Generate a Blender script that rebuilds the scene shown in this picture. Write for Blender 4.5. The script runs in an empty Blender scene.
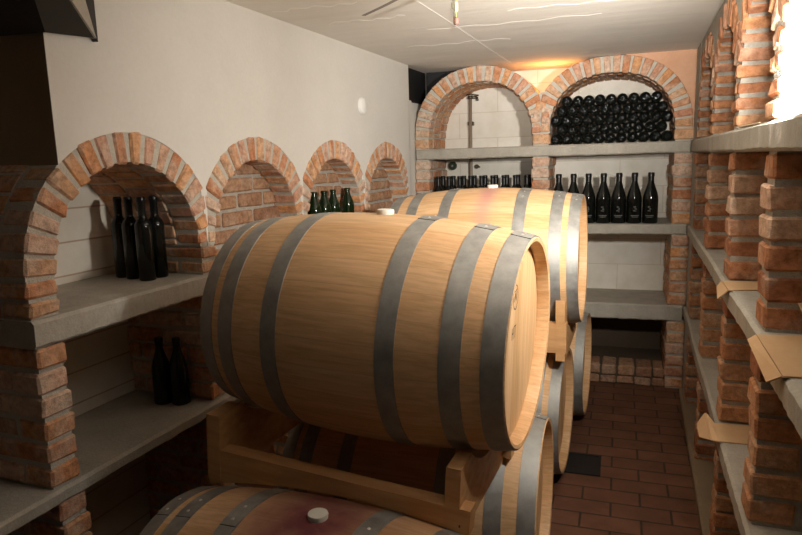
import bpy, bmesh, math, random
from mathutils import Vector, Matrix
random.seed(7)
sc = bpy.context.scene
col = sc.collection
PI = math.pi

# ------------------------------------------------------------------ room dimensions (metres)
CAM_H = 1.645
CEIL = 2.298
LX, LA = -1.633, 0.0473          # left wall face  X = LX + LA*Y
RX, RA = 0.3166, 0.0283          # right wall face X = RX + RA*Y
BY = 4.70                        # back arcade face
LDEP, RDEP, BDEP = 0.42, 0.40, 0.50

def map_left(a, z, d):  return Vector((LX + LA*a - d, a + LA*d, z))
def map_right(a, z, d): return Vector((RX + RA*a + d, a - RA*d, z))
def map_back(a, z, d):  return Vector((a, BY + d, z))

# ------------------------------------------------------------------ materials
def nt(name):
    m = bpy.data.materials.new(name); m.use_nodes = True
    t = m.node_tree; t.nodes.clear()
    o = t.nodes.new('ShaderNodeOutputMaterial'); b = t.nodes.new('ShaderNodeBsdfPrincipled')
    t.links.new(b.outputs[0], o.inputs[0])
    return m, t, b
def N(t, typ, **kw):
    n = t.nodes.new(typ)
    for k, v in kw.items():
        if k in n.inputs: n.inputs[k].default_value = v
        else: setattr(n, k, v)
    return n
def L(t, a, b): t.links.new(a, b)
def ramp(t, stops, interp='LINEAR'):
    n = t.nodes.new('ShaderNodeValToRGB'); cr = n.color_ramp; cr.interpolation = interp
    while len(cr.elements) < len(stops): cr.elements.new(0.5)
    for e, (p, c) in zip(cr.elements, stops):
        e.position = p; e.color = (c[0], c[1], c[2], 1)
    return n
def mixc(t, fac, a, b, mode='MIX'):
    n = t.nodes.new('ShaderNodeMix'); n.data_type = 'RGBA'; n.blend_type = mode
    def put(i, v):
        if isinstance(v, (tuple, list)): n.inputs[i].default_value = (v[0], v[1], v[2], 1)
        elif isinstance(v, (int, float)): n.inputs[i].default_value = v
        else: L(t, v, n.inputs[i])
    put(0, fac); put(6, a); put(7, b)
    return n.outputs[2]
def math_(t, op, a, b=None, c=None):
    n = t.nodes.new('ShaderNodeMath'); n.operation = op
    for i, v in enumerate((a, b, c)):
        if v is None: continue
        if isinstance(v, (int, float)): n.inputs[i].default_value = v
        else: L(t, v, n.inputs[i])
    return n.outputs[0]
def coord(t, which='Object'): return t.nodes.new('ShaderNodeTexCoord').outputs[which]
def noise(t, vec, scale, detail=4, rough=0.55):
    n = N(t, 'ShaderNodeTexNoise'); n.inputs['Scale'].default_value = scale
    n.inputs['Detail'].default_value = detail; n.inputs['Roughness'].default_value = rough
    if vec is not None: L(t, vec, n.inputs['Vector'])
    return n.outputs['Fac']
def bump(t, b, h, strength=0.3, dist=0.01):
    n = N(t, 'ShaderNodeBump'); n.inputs['Strength'].default_value = strength; n.inputs['Distance'].default_value = dist
    L(t, h, n.inputs['Height']); L(t, n.outputs[0], b.inputs['Normal'])

def mat_brick(name='brick', wash=.6, lo=.50, tones=None):
    m, t, b = nt(name)
    g = t.nodes.new('ShaderNodeNewGeometry'); c = coord(t)
    r = ramp(t, tones or [(0.0, (.36,.150,.080)), (.2, (.46,.205,.105)), (.42, (.56,.27,.135)), (.62, (.58,.34,.20)), (.8, (.50,.235,.14)), (1.0, (.62,.44,.32))])
    L(t, g.outputs['Random Per Island'], r.inputs[0])
    n1 = noise(t, c, 9, 5); n2 = noise(t, c, 38, 5, .7)
    w = ramp(t, [(lo, (0,0,0)), (lo+.24, (1,1,1))]); L(t, n1, w.inputs[0])
    cc = mixc(t, math_(t, 'MULTIPLY', w.outputs[0], wash), r.outputs[0], (.66,.55,.45))
    d = ramp(t, [(.30, (.55,.50,.46)), (.60, (1.06,1.04,1.0))]); L(t, n2, d.inputs[0])
    cc = mixc(t, 1.0, cc, d.outputs[0], 'MULTIPLY')
    L(t, cc, b.inputs['Base Color']); b.inputs['Roughness'].default_value = .92
    b.inputs['Specular IOR Level'].default_value = .2
    bump(t, b, math_(t, 'ADD', n2, n1), .55, .012)
    return m
def mat_rough(name, c1, c2, scale=14, bs=.4, rough=.93, fine=70, bd=.008):
    m, t, b = nt(name); c = coord(t)
    n1 = noise(t, c, scale, 5, .6); n2 = noise(t, c, fine, 4, .65)
    r = ramp(t, [(.3, c1), (.7, c2)])
    L(t, math_(t, 'ADD', math_(t, 'MULTIPLY', n1, .65), math_(t, 'MULTIPLY', n2, .35)), r.inputs[0])
    L(t, r.outputs[0], b.inputs['Base Color']); b.inputs['Roughness'].default_value = rough
    b.inputs['Specular IOR Level'].default_value = .2
    bump(t, b, math_(t, 'ADD', n2, math_(t, 'MULTIPLY', n1, .6)), bs, bd)
    return m
def mat_plain(name, c, rough=.5, metal=0.0, spec=.5):
    m, t, b = nt(name)
    b.inputs['Base Color'].default_value = (c[0], c[1], c[2], 1); b.inputs['Roughness'].default_value = rough
    b.inputs['Metallic'].default_value = metal; b.inputs['Specular IOR Level'].default_value = spec
    return m
def mat_blocks(name, base, joint, bw, bh, rot=None, axes='xz'):
    """white-painted block wall with thin coloured joints"""
    m, t, b = nt(name)
    p = t.nodes.new('ShaderNodeNewGeometry').outputs['Position']
    s = t.nodes.new('ShaderNodeSeparateXYZ'); L(t, p, s.inputs[0])
    cmb = t.nodes.new('ShaderNodeCombineXYZ')
    L(t, s.outputs[0 if axes[0] == 'x' else 1], cmb.inputs[0]); L(t, s.outputs[2], cmb.inputs[1])
    br = t.nodes.new('ShaderNodeTexBrick'); L(t, cmb.outputs[0], br.inputs['Vector'])
    br.inputs['Scale'].default_value = 1; br.inputs['Brick Width'].default_value = bw; br.inputs['Row Height'].default_value = bh
    br.inputs['Mortar Size'].default_value = .004; br.inputs['Mortar Smooth'].default_value = .4
    for i, c in ((1, base), (2, tuple(x*.95 for x in base)), (3, joint)): br.inputs[i].default_value = (*c, 1)
    n1 = noise(t, p, 5, 5, .6)
    r = ramp(t, [(.3, (.86,.84,.80)), (.6, (1,1,1))]); L(t, n1, r.inputs[0])
    L(t, mixc(t, 1, br.outputs[0], r.outputs[0], 'MULTIPLY'), b.inputs['Base Color'])
    b.inputs['Roughness'].default_value = .85; b.inputs['Specular IOR Level'].default_value = .2
    bump(t, b, math_(t, 'SUBTRACT', math_(t, 'MULTIPLY', n1, .4), br.outputs['Fac']), .25, .006)
    return m
def mat_floor():
    m, t, b = nt('terracotta_paving')
    p = coord(t)
    br = t.nodes.new('ShaderNodeTexBrick'); L(t, p, br.inputs['Vector'])
    br.inputs['Scale'].default_value = 1; br.inputs['Brick Width'].default_value = .265; br.inputs['Row Height'].default_value = .125
    br.inputs['Mortar Size'].default_value = .006; br.inputs['Mortar Smooth'].default_value = .3; br.inputs['Bias'].default_value = -.1
    br.inputs[1].default_value = (.175,.080,.047,1); br.inputs[2].default_value = (.135,.061,.036,1); br.inputs[3].default_value = (.055,.034,.023,1)
    n1 = noise(t, p, 6, 5, .6); n2 = noise(t, p, 60, 3)
    r = ramp(t, [(.3, (.72,.70,.68)), (.65, (1.1,1.08,1.05))]); L(t, n1, r.inputs[0])
    L(t, mixc(t, 1, br.outputs[0], r.outputs[0], 'MULTIPLY'), b.inputs['Base Color'])
    b.inputs['Roughness'].default_value = .62; b.inputs['Specular IOR Level'].default_value = .3
    bump(t, b, math_(t, 'SUBTRACT', math_(t, 'MULTIPLY', math_(t, 'ADD', n1, math_(t, 'MULTIPLY', n2, .3)), .5), br.outputs['Fac']), .5, .008)
    return m
def mat_oak(name, stain=None):
    """barrel staves: angle round the barrel axis (object X) picks the stave"""
    m, t, b = nt(name); c = coord(t)
    s = t.nodes.new('ShaderNodeSeparateXYZ'); L(t, c, s.inputs[0])
    ang = math_(t, 'ARCTAN2', s.outputs[1], s.outputs[2])
    k = math_(t, 'ADD', math_(t, 'MULTIPLY', ang, 28/(2*PI)), 14.5)
    idx = math_(t, 'FLOOR', k); fr = math_(t, 'FRACT', k)
    wn = t.nodes.new('ShaderNodeTexWhiteNoise'); wn.noise_dimensions = '1D'; L(t, idx, wn.inputs['W'])
    r = ramp(t, [(0, (.64,.385,.19)), (.5, (.69,.435,.23)), (1, (.73,.485,.275))]); L(t, wn.outputs['Value'], r.inputs[0])
    # wood grain: noise stretched along the stave
    mp = N(t, 'ShaderNodeMapping'); L(t, c, mp.inputs[0]); mp.inputs['Scale'].default_value = (3.5, 60, 60)
    ofs = t.nodes.new('ShaderNodeCombineXYZ'); L(t, math_(t, 'MULTIPLY', wn.outputs['Value'], 13.0), ofs.inputs[0]); L(t, ofs.outputs[0], mp.inputs['Location'])
    g = noise(t, mp.outputs[0], 1.6, 6, .62)
    gr = ramp(t, [(.30, (.80,.74,.66)), (.62, (1.06,1.05,1.03))]); L(t, g, gr.inputs[0])
    cc = mixc(t, 1, r.outputs[0], gr.outputs[0], 'MULTIPLY')
    # flecks of the quarter-sawn grain
    mp2 = N(t, 'ShaderNodeMapping'); L(t, c, mp2.inputs[0]); mp2.inputs['Scale'].default_value = (9, 40, 40)
    f = noise(t, mp2.outputs[0], 2.5, 2); fl = ramp(t, [(.66, (0,0,0)), (.72, (1,1,1))]); L(t, f, fl.inputs[0])
    cc = mixc(t, math_(t, 'MULTIPLY', fl.outputs[0], .25), cc, (.80,.55,.30))
    seam = math_(t, 'LESS_THAN', math_(t, 'ABSOLUTE', math_(t, 'SUBTRACT', fr, .5)), .490)
    seam = math_(t, 'SUBTRACT', 1.0, seam)
    cc = mixc(t, math_(t, 'MULTIPLY', seam, .30), cc, (.30,.16,.075))
    if stain:
        x0, w, amt, tint = stain
        nz = noise(t, c, 7, 4, .6)
        dx = math_(t, 'DIVIDE', math_(t, 'SUBTRACT', s.outputs[0], x0), w)
        ga = math_(t, 'POWER', 2.718, math_(t, 'MULTIPLY', math_(t, 'MULTIPLY', dx, dx), -1.0))
        dn = math_(t, 'MULTIPLY', math_(t, 'MULTIPLY', ang, ang), -.75)
        ga = math_(t, 'MULTIPLY', ga, math_(t, 'POWER', 2.718, dn))
        ga = math_(t, 'MULTIPLY', ga, math_(t, 'MULTIPLY', math_(t, 'ADD', nz, .35), amt))
        n = t.nodes.new('ShaderNodeClamp'); L(t, ga, n.inputs[0])
        cc = mixc(t, n.outputs[0], cc, tint)
    L(t, cc, b.inputs['Base Color']); b.inputs['Roughness'].default_value = .52; b.inputs['Specular IOR Level'].default_value = .35
    bump(t, b, math_(t, 'SUBTRACT', math_(t, 'MULTIPLY', g, .25), seam), .12, .004)
    return m
def mat_head():
    m, t, b = nt('oak_head'); c = coord(t)
    s = t.nodes.new('ShaderNodeSeparateXYZ'); L(t, c, s.inputs[0])
    k = math_(t, 'ADD', math_(t, 'DIVIDE', s.outputs[1], .075), 20.5)
    idx = math_(t, 'FLOOR', k); fr = math_(t, 'FRACT', k)
    wn = t.nodes.new('ShaderNodeTexWhiteNoise'); wn.noise_dimensions = '1D'; L(t, idx, wn.inputs['W'])
    r = ramp(t, [(0, (.66,.41,.20)), (1, (.78,.53,.30))]); L(t, wn.outputs['Value'], r.inputs[0])
    mp = N(t, 'ShaderNodeMapping'); L(t, c, mp.inputs[0]); mp.inputs['Scale'].default_value = (30, 40, 2.5)
    g = noise(t, mp.outputs[0], 1.5, 5); gr = ramp(t, [(.3, (.85,.80,.74)), (.6, (1.04,1.03,1.02))]); L(t, g, gr.inputs[0])
    cc = mixc(t, 1, r.outputs[0], gr.outputs[0], 'MULTIPLY')
    seam = math_(t, 'GREATER_THAN', math_(t, 'ABSOLUTE', math_(t, 'SUBTRACT', fr, .5)), .485)
    cc = mixc(t, math_(t, 'MULTIPLY', seam, .5), cc, (.25,.13,.06))
    L(t, cc, b.inputs['Base Color']); b.inputs['Roughness'].default_value = .6; b.inputs['Specular IOR Level'].default_value = .3
    return m
def mat_pine(name='pine', tone=1.0):
    m, t, b = nt(name); c = coord(t)
    mp = N(t, 'ShaderNodeMapping'); L(t, c, mp.inputs[0]); mp.inputs['Scale'].default_value = (3, 14, 26)
    g = noise(t, mp.outputs[0], 1.5, 5, .6)
    r = ramp(t, [(.3, (.47*tone,.24*tone,.095*tone)), (.65, (.62*tone,.36*tone,.165*tone))]); L(t, g, r.inputs[0])
    L(t, r.outputs[0], b.inputs['Base Color']); b.inputs['Roughness'].default_value = .6; b.inputs['Specular IOR Level'].default_value = .3
    return m
def mat_steel():
    m, t, b = nt('galvanised_steel'); c = coord(t)
    n1 = noise(t, c, 22, 5, .65)
    r = ramp(t, [(.3, (.28,.275,.255)), (.7, (.44,.43,.40))]); L(t, n1, r.inputs[0])
    L(t, r.outputs[0], b.inputs['Base Color']); b.inputs['Metallic'].default_value = .75
    rr = ramp(t, [(.3, (.56,)*3), (.7, (.72,)*3)]); L(t, n1, rr.inputs[0]); L(t, rr.outputs[0], b.inputs['Roughness'])
    return m
def mat_glass(name, c):
    m, t, b = nt(name)
    b.inputs['Base Color'].default_value = (*c, 1); b.inputs['Roughness'].default_value = .07
    b.inputs['Specular IOR Level'].default_value = .42
    return m
def mat_ceiling():
    m, t, b = nt('ceiling_plaster'); c = coord(t)
    n1 = noise(t, c, 3, 5, .6)
    mp = N(t, 'ShaderNodeMapping'); L(t, c, mp.inputs[0]); mp.inputs['Scale'].default_value = (.8, 6, 1); mp.inputs['Rotation'].default_value = (0, 0, .12)
    n2 = noise(t, mp.outputs[0], 2.4, 4, .6)
    r = ramp(t, [(.3, (.76,.72,.65)), (.65, (.85,.81,.74))]); L(t, math_(t, 'ADD', math_(t, 'MULTIPLY', n1, .5), math_(t, 'MULTIPLY', n2, .5)), r.inputs[0])
    L(t, r.outputs[0], b.inputs['Base Color']); b.inputs['Roughness'].default_value = .9; b.inputs['Specular IOR Level'].default_value = .2
    bump(t, b, n2, .22, .012)
    return m

M = {}
M['brick'] = mat_brick()
M['brick_pale'] = mat_brick('lime_washed_brick', .72, .44, [(0.0, (.48,.215,.12)), (.2, (.61,.29,.15)), (.4, (.68,.35,.165)), (.6, (.67,.43,.28)), (.8, (.56,.28,.18)), (1.0, (.70,.52,.41))])
M['brick_dull'] = mat_brick('dull_brick', .4, .52, [(0.0, (.30,.16,.10)), (.25, (.40,.23,.14)), (.5, (.44,.27,.165)), (.75, (.36,.20,.125)), (1.0, (.50,.36,.26))])
M['mortar_pale'] = mat_rough('pale_mortar', (.44,.41,.345), (.58,.545,.47), 30, .5, fine=120)
M['mortar'] = mat_rough('mortar', (.32,.295,.25), (.48,.445,.385), 30, .6, fine=120)
M['plaster'] = mat_rough('wall_plaster', (.64,.615,.56), (.72,.695,.64), 3, .10, fine=60)
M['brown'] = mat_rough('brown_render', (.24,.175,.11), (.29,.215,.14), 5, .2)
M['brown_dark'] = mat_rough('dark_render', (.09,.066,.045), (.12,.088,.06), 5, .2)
M['ceiling'] = mat_ceiling()
M['ridge'] = mat_plain('ridge_plaster', (.90,.87,.80), .9, 0, .2)
M['groove'] = mat_plain('scratch_plaster', (.30,.27,.235), .9, 0, .2)
M['floor'] = mat_floor()
M['concrete'] = mat_rough('concrete', (.34,.315,.265), (.50,.465,.40), 9, .4, fine=80)
M['white_y'] = mat_blocks('white_painted_blocks_side', (.74,.69,.60), (.52,.38,.28), 2.9, .125, axes='yz')
M['white_x'] = mat_blocks('white_painted_blocks_end', (.84,.80,.72), (.70,.63,.54), .62, .20, axes='xz')
M['glow_render'] = mat_rough('glow_tinted_render', (.60,.33,.20), (.68,.42,.28), 6, .2)  # pinkish render with the orange glow on it painted into the colour
M['oak'] = mat_oak('oak_staves')
M['oak_pink'] = mat_oak('oak_staves_pink_stain', (-.03, .045, .9, (.52,.22,.21)))
M['oak_wine'] = mat_oak('oak_staves_wine_stain', (-.01, .21, 1.15, (.17,.045,.05)))
M['head'] = mat_head()
M['chime'] = mat_oak('oak_chime')
M['steel'] = mat_steel()
M['rivet'] = mat_plain('rivet_steel', (.72,.72,.70), .35, .9)
M['pine'] = mat_pine()
M['bung'] = mat_plain('silicone_bung', (.78,.75,.66), .5)
M['glass_black'] = mat_glass('black_bottle_glass', (.006,.007,.006))
M['glass_green'] = mat_glass('green_bottle_glass', (.006,.016,.005))
M['foil'] = mat_plain('black_foil', (.012,.012,.012), .28, .3)
M['print'] = mat_plain('grey_label_print', (.10,.10,.09), .6)
M['card'] = mat_rough('cardboard', (.55,.35,.185), (.62,.41,.23), 10, .05, .85)
M['paper'] = mat_rough('pale_sheet', (.66,.53,.37), (.72,.59,.42), 10, .05, .85)
M['black'] = mat_plain('black_board_and_gap', (.006,.006,.007), .6)
M['darkgrey'] = mat_rough('dark_grey_board', (.035,.033,.028), (.05,.046,.04), 8, .1, .7)
M['pipe'] = mat_plain('dull_steel_pipe', (.33,.27,.20), .5, .3)
M['brass'] = mat_plain('dark_brass', (.12,.10,.07), .4, .7)
M['valve'] = mat_plain('dark_green_enamel', (.02,.035,.02), .35)
M['white_plastic'] = mat_plain('white_plastic', (.85,.84,.80), .4)
M['cable'] = mat_plain('green_yellow_cable', (.35,.36,.14), .5)
M['cable_grey'] = mat_plain('grey_cable', (.16,.15,.10), .5)
M['terminal'] = mat_plain('clear_terminal_block', (.62,.66,.40), .4)
M['terminal_red'] = mat_plain('pink_connector', (.75,.22,.18), .4)
M['terminal_brown'] = mat_plain('brown_connector', (.09,.05,.03), .4)
M['pit'] = mat_plain('drain_iron', (.012,.010,.009), .7)
M['ink'] = mat_plain('branded_mark', (.09,.04,.02), .8)

# ------------------------------------------------------------------ mesh builder
class MB:
    def __init__(s): s.v = []; s.f = []; s.m = []; s.sm = []
    def add(s, vs, fs, mi=0, smooth=False):
        o = len(s.v); s.v += [tuple(v) for v in vs]
        for f in fs:
            s.f.append(tuple(o+i for i in f)); s.m.append(mi); s.sm.append(smooth)
    def hexa(s, c, mi=0, bev=None, jit=0.0):
        """c: 8 corners indexed u + 2v + 4w; bev = bevel in metres"""
        c = [Vector(p) for p in c]
        if not bev:
            s.add(c, [(0,2,3,1),(4,5,7,6),(0,1,5,4),(2,6,7,3),(0,4,6,2),(1,3,7,5)], mi); return
        lu = max((c[1]-c[0]).length, (c[7]-c[6]).length); lv = max((c[2]-c[0]).length, (c[7]-c[5]).length); lw = max((c[4]-c[0]).length, (c[7]-c[3]).length)
        b = [min(.4, bev/max(l, 1e-4)) for l in (lu, lv, lw)]
        def P(u, v, w):
            p = Vector((0,0,0))
            for i in range(8):
                k = (u if i & 1 else 1-u)*(v if i & 2 else 1-v)*(w if i & 4 else 1-w)
                p += c[i]*k
            return p
        vs = []; key = {}
        for i in range(8):
            cu, cv, cw = (i & 1), (i >> 1) & 1, (i >> 2) & 1
            j = Vector((random.uniform(-1,1), random.uniform(-1,1), random.uniform(-1,1)))*jit
            ins = lambda a, bb: (1-bb) if a else bb
            for ax in range(3):   # vertex lying on the face normal to axis ax
                uvw = [ins(cu, b[0]), ins(cv, b[1]), ins(cw, b[2])]; uvw[ax] = float((cu, cv, cw)[ax])
                key[(i, ax)] = len(vs)
                vs.append(P(*uvw) + j + Vector((random.uniform(-1,1), random.uniform(-1,1), random.uniform(-1,1)))*jit*.35)
        fs = []
        quads = {0: [(0,4,6,2),(1,3,7,5)], 1: [(0,1,5,4),(2,6,7,3)], 2: [(0,2,3,1),(4,5,7,6)]}
        for ax, qs in quads.items():
            for q in qs: fs.append(tuple(key[(i, ax)] for i in q))
        for i in range(8):
            for ax in range(3):
                jx = i ^ (1 << ax)
                if jx > i:
                    a1, a2 = [a for a in range(3) if a != ax]
                    fs.append((key[(i,a1)], key[(jx,a1)], key[(jx,a2)], key[(i,a2)]))
            fs.append((key[(i,0)], key[(i,1)], key[(i,2)]))
        s.add(vs, fs, mi)
    def box(s, x0, x1, y0, y1, z0, z1, mi=0, bev=None, jit=0, fn=None):
        c = [Vector((x, y, z)) for z in (z0, z1) for y in (y0, y1) for x in (x0, x1)]
        if fn: c = [fn(*p) for p in c]
        s.hexa(c, mi, bev, jit)
    def tube(s, pts, r, seg=10, mi=0, cap=True):
        pts = [Vector(p) for p in pts]; n = len(pts); rs = r if isinstance(r, (list, tuple)) else [r]*n
        vs = []; fs = []
        ref = None
        for i, p in enumerate(pts):
            d = (pts[min(i+1, n-1)] - pts[max(i-1, 0)]).normalized()
            if ref is None: ref = d.orthogonal().normalized()
            a = (ref - d*ref.dot(d)).normalized(); ref = a; bb = d.cross(a)
            for k in range(seg):
                t = 2*PI*k/seg; vs.append(p + (a*math.cos(t) + bb*math.sin(t))*rs[i])
        for i in range(n-1):
            for k in range(seg):
                k2 = (k+1) % seg; fs.append((i*seg+k, i*seg+k2, (i+1)*seg+k2, (i+1)*seg+k))
        if cap: fs.append(tuple(range(seg))[::-1]); fs.append(tuple((n-1)*seg+k for k in range(seg)))
        s.add(vs, fs, mi, True)
    def lathe(s, prof, seg=24, mi=0, axis='z', org=(0,0,0)):
        """prof: (r, h) pairs"""
        vs = []; fs = []; org = Vector(org)
        for r, h in prof:
            for k in range(seg):
                t = 2*PI*k/seg
                p = (r*math.cos(t), r*math.sin(t), h)
                if axis == 'x': p = (h, r*math.sin(t), r*math.cos(t))
                if axis == 'y': p = (r*math.cos(t), h, r*math.sin(t))
                vs.append(Vector(p)+org)
        for i in range(len(prof)-1):
            for k in range(seg):
                k2 = (k+1) % seg; fs.append((i*seg+k, i*seg+k2, (i+1)*seg+k2, (i+1)*seg+k))
        s.add(vs, fs, mi, True)
    def prism(s, poly, lo, hi, fn, mi=0):
        """poly of (a, b); fn(a, b, t) -> point"""
        n = len(poly)
        vs = [fn(a, b, lo) for a, b in poly] + [fn(a, b, hi) for a, b in poly]
        fs = [tuple(range(n))[::-1], tuple(range(n, 2*n))] + [(i, (i+1) % n, n+(i+1) % n, n+i) for i in range(n)]
        s.add(vs, fs, mi)
    def build(s, name, mats, parent=None, recalc=True, autos=None):
        me = bpy.data.meshes.new(name); me.from_pydata(s.v, [], s.f)
        if not isinstance(mats, (list, tuple)): mats = [mats]
        for m in mats: me.materials.append(m)
        me.polygons.foreach_set('material_index', s.m); me.polygons.foreach_set('use_smooth', s.sm)
        if recalc:
            bm = bmesh.new(); bm.from_mesh(me); bmesh.ops.recalc_face_normals(bm, faces=bm.faces); bm.to_mesh(me); bm.free()
        if autos: me.set_sharp_from_angle(angle=math.radians(autos))
        me.update()
        o = bpy.data.objects.new(name, me); col.objects.link(o)
        if parent: o.parent = parent
        return o
def tag(o, label=None, cat=None, group=None, kind=None):
    if label: o['label'] = label
    if cat: o['category'] = cat
    if group: o['group'] = group
    if kind: o['kind'] = kind
    return o
def empty(name, loc, rot=(0,0,0)):
    o = bpy.data.objects.new(name, None); col.objects.link(o); o.location = loc; o.rotation_euler = rot
    o.empty_display_size = .1
    return o
def copy_tree(src):
    r = src.copy(); col.objects.link(r)
    for ch in list(src.children):
        c = ch.copy(); col.objects.link(c); c.parent = r
        for g in list(ch.children):
            d = g.copy(); col.objects.link(d); d.parent = c
    return r

# ------------------------------------------------------------------ masonry
def arch_pts(a0, w, h, n, z0, K):
    P = []
    for i in range(K+1):
        t = PI*i/K; c, s_ = math.cos(t), math.sin(t)
        P.append((a0 - w*math.copysign(abs(c)**(2/n), c), z0 + h*abs(s_)**(2/n)))
    return P
def resample(P, K, Q):
    d = [0]
    for i in range(1, len(P)): d.append(d[-1] + math.dist(P[i], P[i-1]))
    out = []
    for k in range(K+1):
        t = d[-1]*k/K; i = 1
        while i < len(d)-1 and d[i] < t: i += 1
        u = (t-d[i-1])/max(d[i]-d[i-1], 1e-9)
        out.append(((P[i-1][0]+(P[i][0]-P[i-1][0])*u, P[i-1][1]+(P[i][1]-P[i-1][1])*u),
                    (Q[i-1][0]+(Q[i][0]-Q[i-1][0])*u, Q[i-1][1]+(Q[i][1]-Q[i-1][1])*u)))
    return out
def add_arch(mb, fn, a0, w, h, z0, dep, n=2.0, t=.108, zmax=9, cl=9, cr=9, brick=.067):
    """voussoir ring + barrel vault of depth dep. mats: 0 brick, 1 mortar"""
    K = 64
    P = arch_pts(a0, w, h, n, z0, K)
    Q = []
    for i in range(K+1):
        tt = PI*i/K; c, s_ = math.cos(tt), math.sin(tt)
        nx, nz = -math.copysign(abs(c)**(2-2/n), c)/w, abs(s_)**(2-2/n)/h
        l = math.hypot(nx, nz); qx, qz = P[i][0]+nx/l*t, P[i][1]+nz/l*t
        k = 1.0
        for lim, sg in ((a0-cl, -1), (a0+cr, 1)):
            if sg*(qx-lim) > 0: k = min(k, (lim-P[i][0])/(qx-P[i][0]))
        if qz > zmax: k = min(k, (zmax-P[i][1])/(qz-P[i][1]))
        Q.append((P[i][0]+(qx-P[i][0])*k, P[i][1]+(qz-P[i][1])*k))
    ln = sum(math.dist(P[i], P[i-1]) for i in range(1, K+1))
    lnq = sum(math.dist(Q[i], Q[i-1]) for i in range(1, K+1))
    nb = round((ln+lnq)/2/brick)
    R = resample(P, nb*8, Q)
    g = .14          # share of a voussoir taken by its mortar joint on either side
    rows = [(0, .115), (.121, dep*.5+.058), (dep*.5+.064, dep)] if dep > .3 else [(0, dep)]
    for ri, (d0, d1) in enumerate(rows):
        off = (ri % 2)*4
        g = .14 if ri == 0 else .06
        for b in range(nb + (1 if off else 0)):
            i0 = max(0, b*8-off); i1 = min(nb*8, b*8+8-off)
            if i1-i0 < 3: continue
            def at(f):
                x = min(max(f, 0), nb*8); i = min(int(x), nb*8-1); u = x-i
                return [tuple(R[i][q][e]+(R[i+1][q][e]-R[i][q][e])*u for e in (0,1)) for q in (0,1)]
            A0 = at(i0+g*8*random.uniform(.7,1.3)); A1 = at(i1-g*8*random.uniform(.7,1.3))
            fj = random.uniform(-.005,.004) if ri == 0 else 0
            ij = random.uniform(-.003,.003)*(ri == 0)
            c = []
            for dd in (d0+fj, d1):
                for q in (0, 1):
                    for A in (A0, A1):
                        p = A[q]
                        if q == 0:
                            l = max(math.dist(A[0], A[1]), 1e-4); p = (p[0]+(A[1][0]-p[0])/l*ij, p[1]+(A[1][1]-p[1])/l*ij)
                        c.append(fn(p[0], p[1], dd))
            mb.hexa(c, 0, .007 if ri == 0 else .004, .0028 if ri == 0 else .0015)
    # mortar core
    S = R[::4]; n_ = len(S); vs = []
    for dd in (.008, dep-.004):
        for (p, q) in S:
            l = max(math.dist(p, q), 1e-4); e = min(.0045, l*.3)
            pi_ = (p[0]+(q[0]-p[0])/l*e, p[1]+(q[1]-p[1])/l*e); qo = (q[0]-(q[0]-p[0])/l*e*.6, q[1]-(q[1]-p[1])/l*e*.6)
            vs += [fn(*pi_, dd), fn(*qo, dd)]
    fs = []
    for i in range(n_-1):
        a = 2*i; b = 2*n_+2*i
        fs += [(a, a+2, a+3, a+1), (b, b+1, b+3, b+2), (a, b, b+2, a+2), (a+1, a+3, b+3, b+1)]
    fs += [(0, 1, 2*n_+1, 2*n_), (2*n_-2, 4*n_-2, 4*n_-1, 2*n_-1)]
    mb.add(vs, fs, 1)
    return Q
def add_pier(mb, fn, a0, a1, z0, z1, dep, course=.077, d0=0.0):
    h = z1-z0; n = max(1, round(h/course)); ch = h/n
    mb.box(a0+.008, a1-.008, z0, z1, d0+.009, dep-.004, 1, fn=fn)
    for k in range(n):
        zb, zt = z0+k*ch+.007, z0+(k+1)*ch-.007
        cuts = [d0, d0+(.235 if k % 2 else .12), d0+(.355 if k % 2 == 0 else dep), dep]
        cuts = sorted(set(x for x in cuts if x <= dep))
        sa = random.uniform(-.005,.005); sd = random.uniform(-.006,.004)
        for i in range(len(cuts)-1):
            if cuts[i+1]-cuts[i] < .03: continue
            e0 = sd if i == 0 else .006
            e1 = .006 if i < len(cuts)-2 else 0
            zj = random.uniform(-.002,.002)
            mb.box(a0+sa+random.uniform(-.003,.003), a1+sa+random.uniform(-.003,.003), zb+zj, zt+zj, cuts[i]+e0, cuts[i+1]-e1, 0, .007, .0028, fn=fn)
BM = [M['brick'], M['mortar']]; BMP = [M['brick_pale'], M['mortar_pale']]
def structure(mb, name, mats, label, cat, group=None):
    o = mb.build(name, mats); tag(o, label, cat, group, 'structure'); return o

# ---------------- left wall
LU, LL = 1.222, 0.702                    # shelf tops
LT, LB = .080, .047                      # shelf thicknesses
LSPR = 1.335; LW = .325
lc = [1.77, 2.52, 3.27, 4.02]
lp = [(1.338, 1.445), (2.097, 2.193), (2.847, 2.943), (3.597, 3.693), (4.345, 4.45)]
where_l = ['nearest the camera, with four slim black bottles inside', 'second from the camera, behind the top front barrel', 'third from the camera, with green bottles inside', 'farthest from the camera, next to the back wall']
Qs = []
for i, a in enumerate(lc):
    mb = MB()
    Qs.append(add_arch(mb, map_left, a, LW, LW, LSPR, LDEP, 2.0, .105, cl=9 if i == 0 else .372, cr=.372))
    structure(mb, 'brick_arch', BMP, 'round brick arch in the left wall, ' + where_l[i], 'arch', 'left wall arches')
names_l = ['brick pillar at the near left end of the shelves, beside the left edge', 'brick pillar on the left wall between the first and second arch', 'brick pillar on the left wall between the second and third arch', 'brick pillar on the left wall between the third and fourth arch', 'brick pillar on the left wall between the fourth arch and the back wall']
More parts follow.
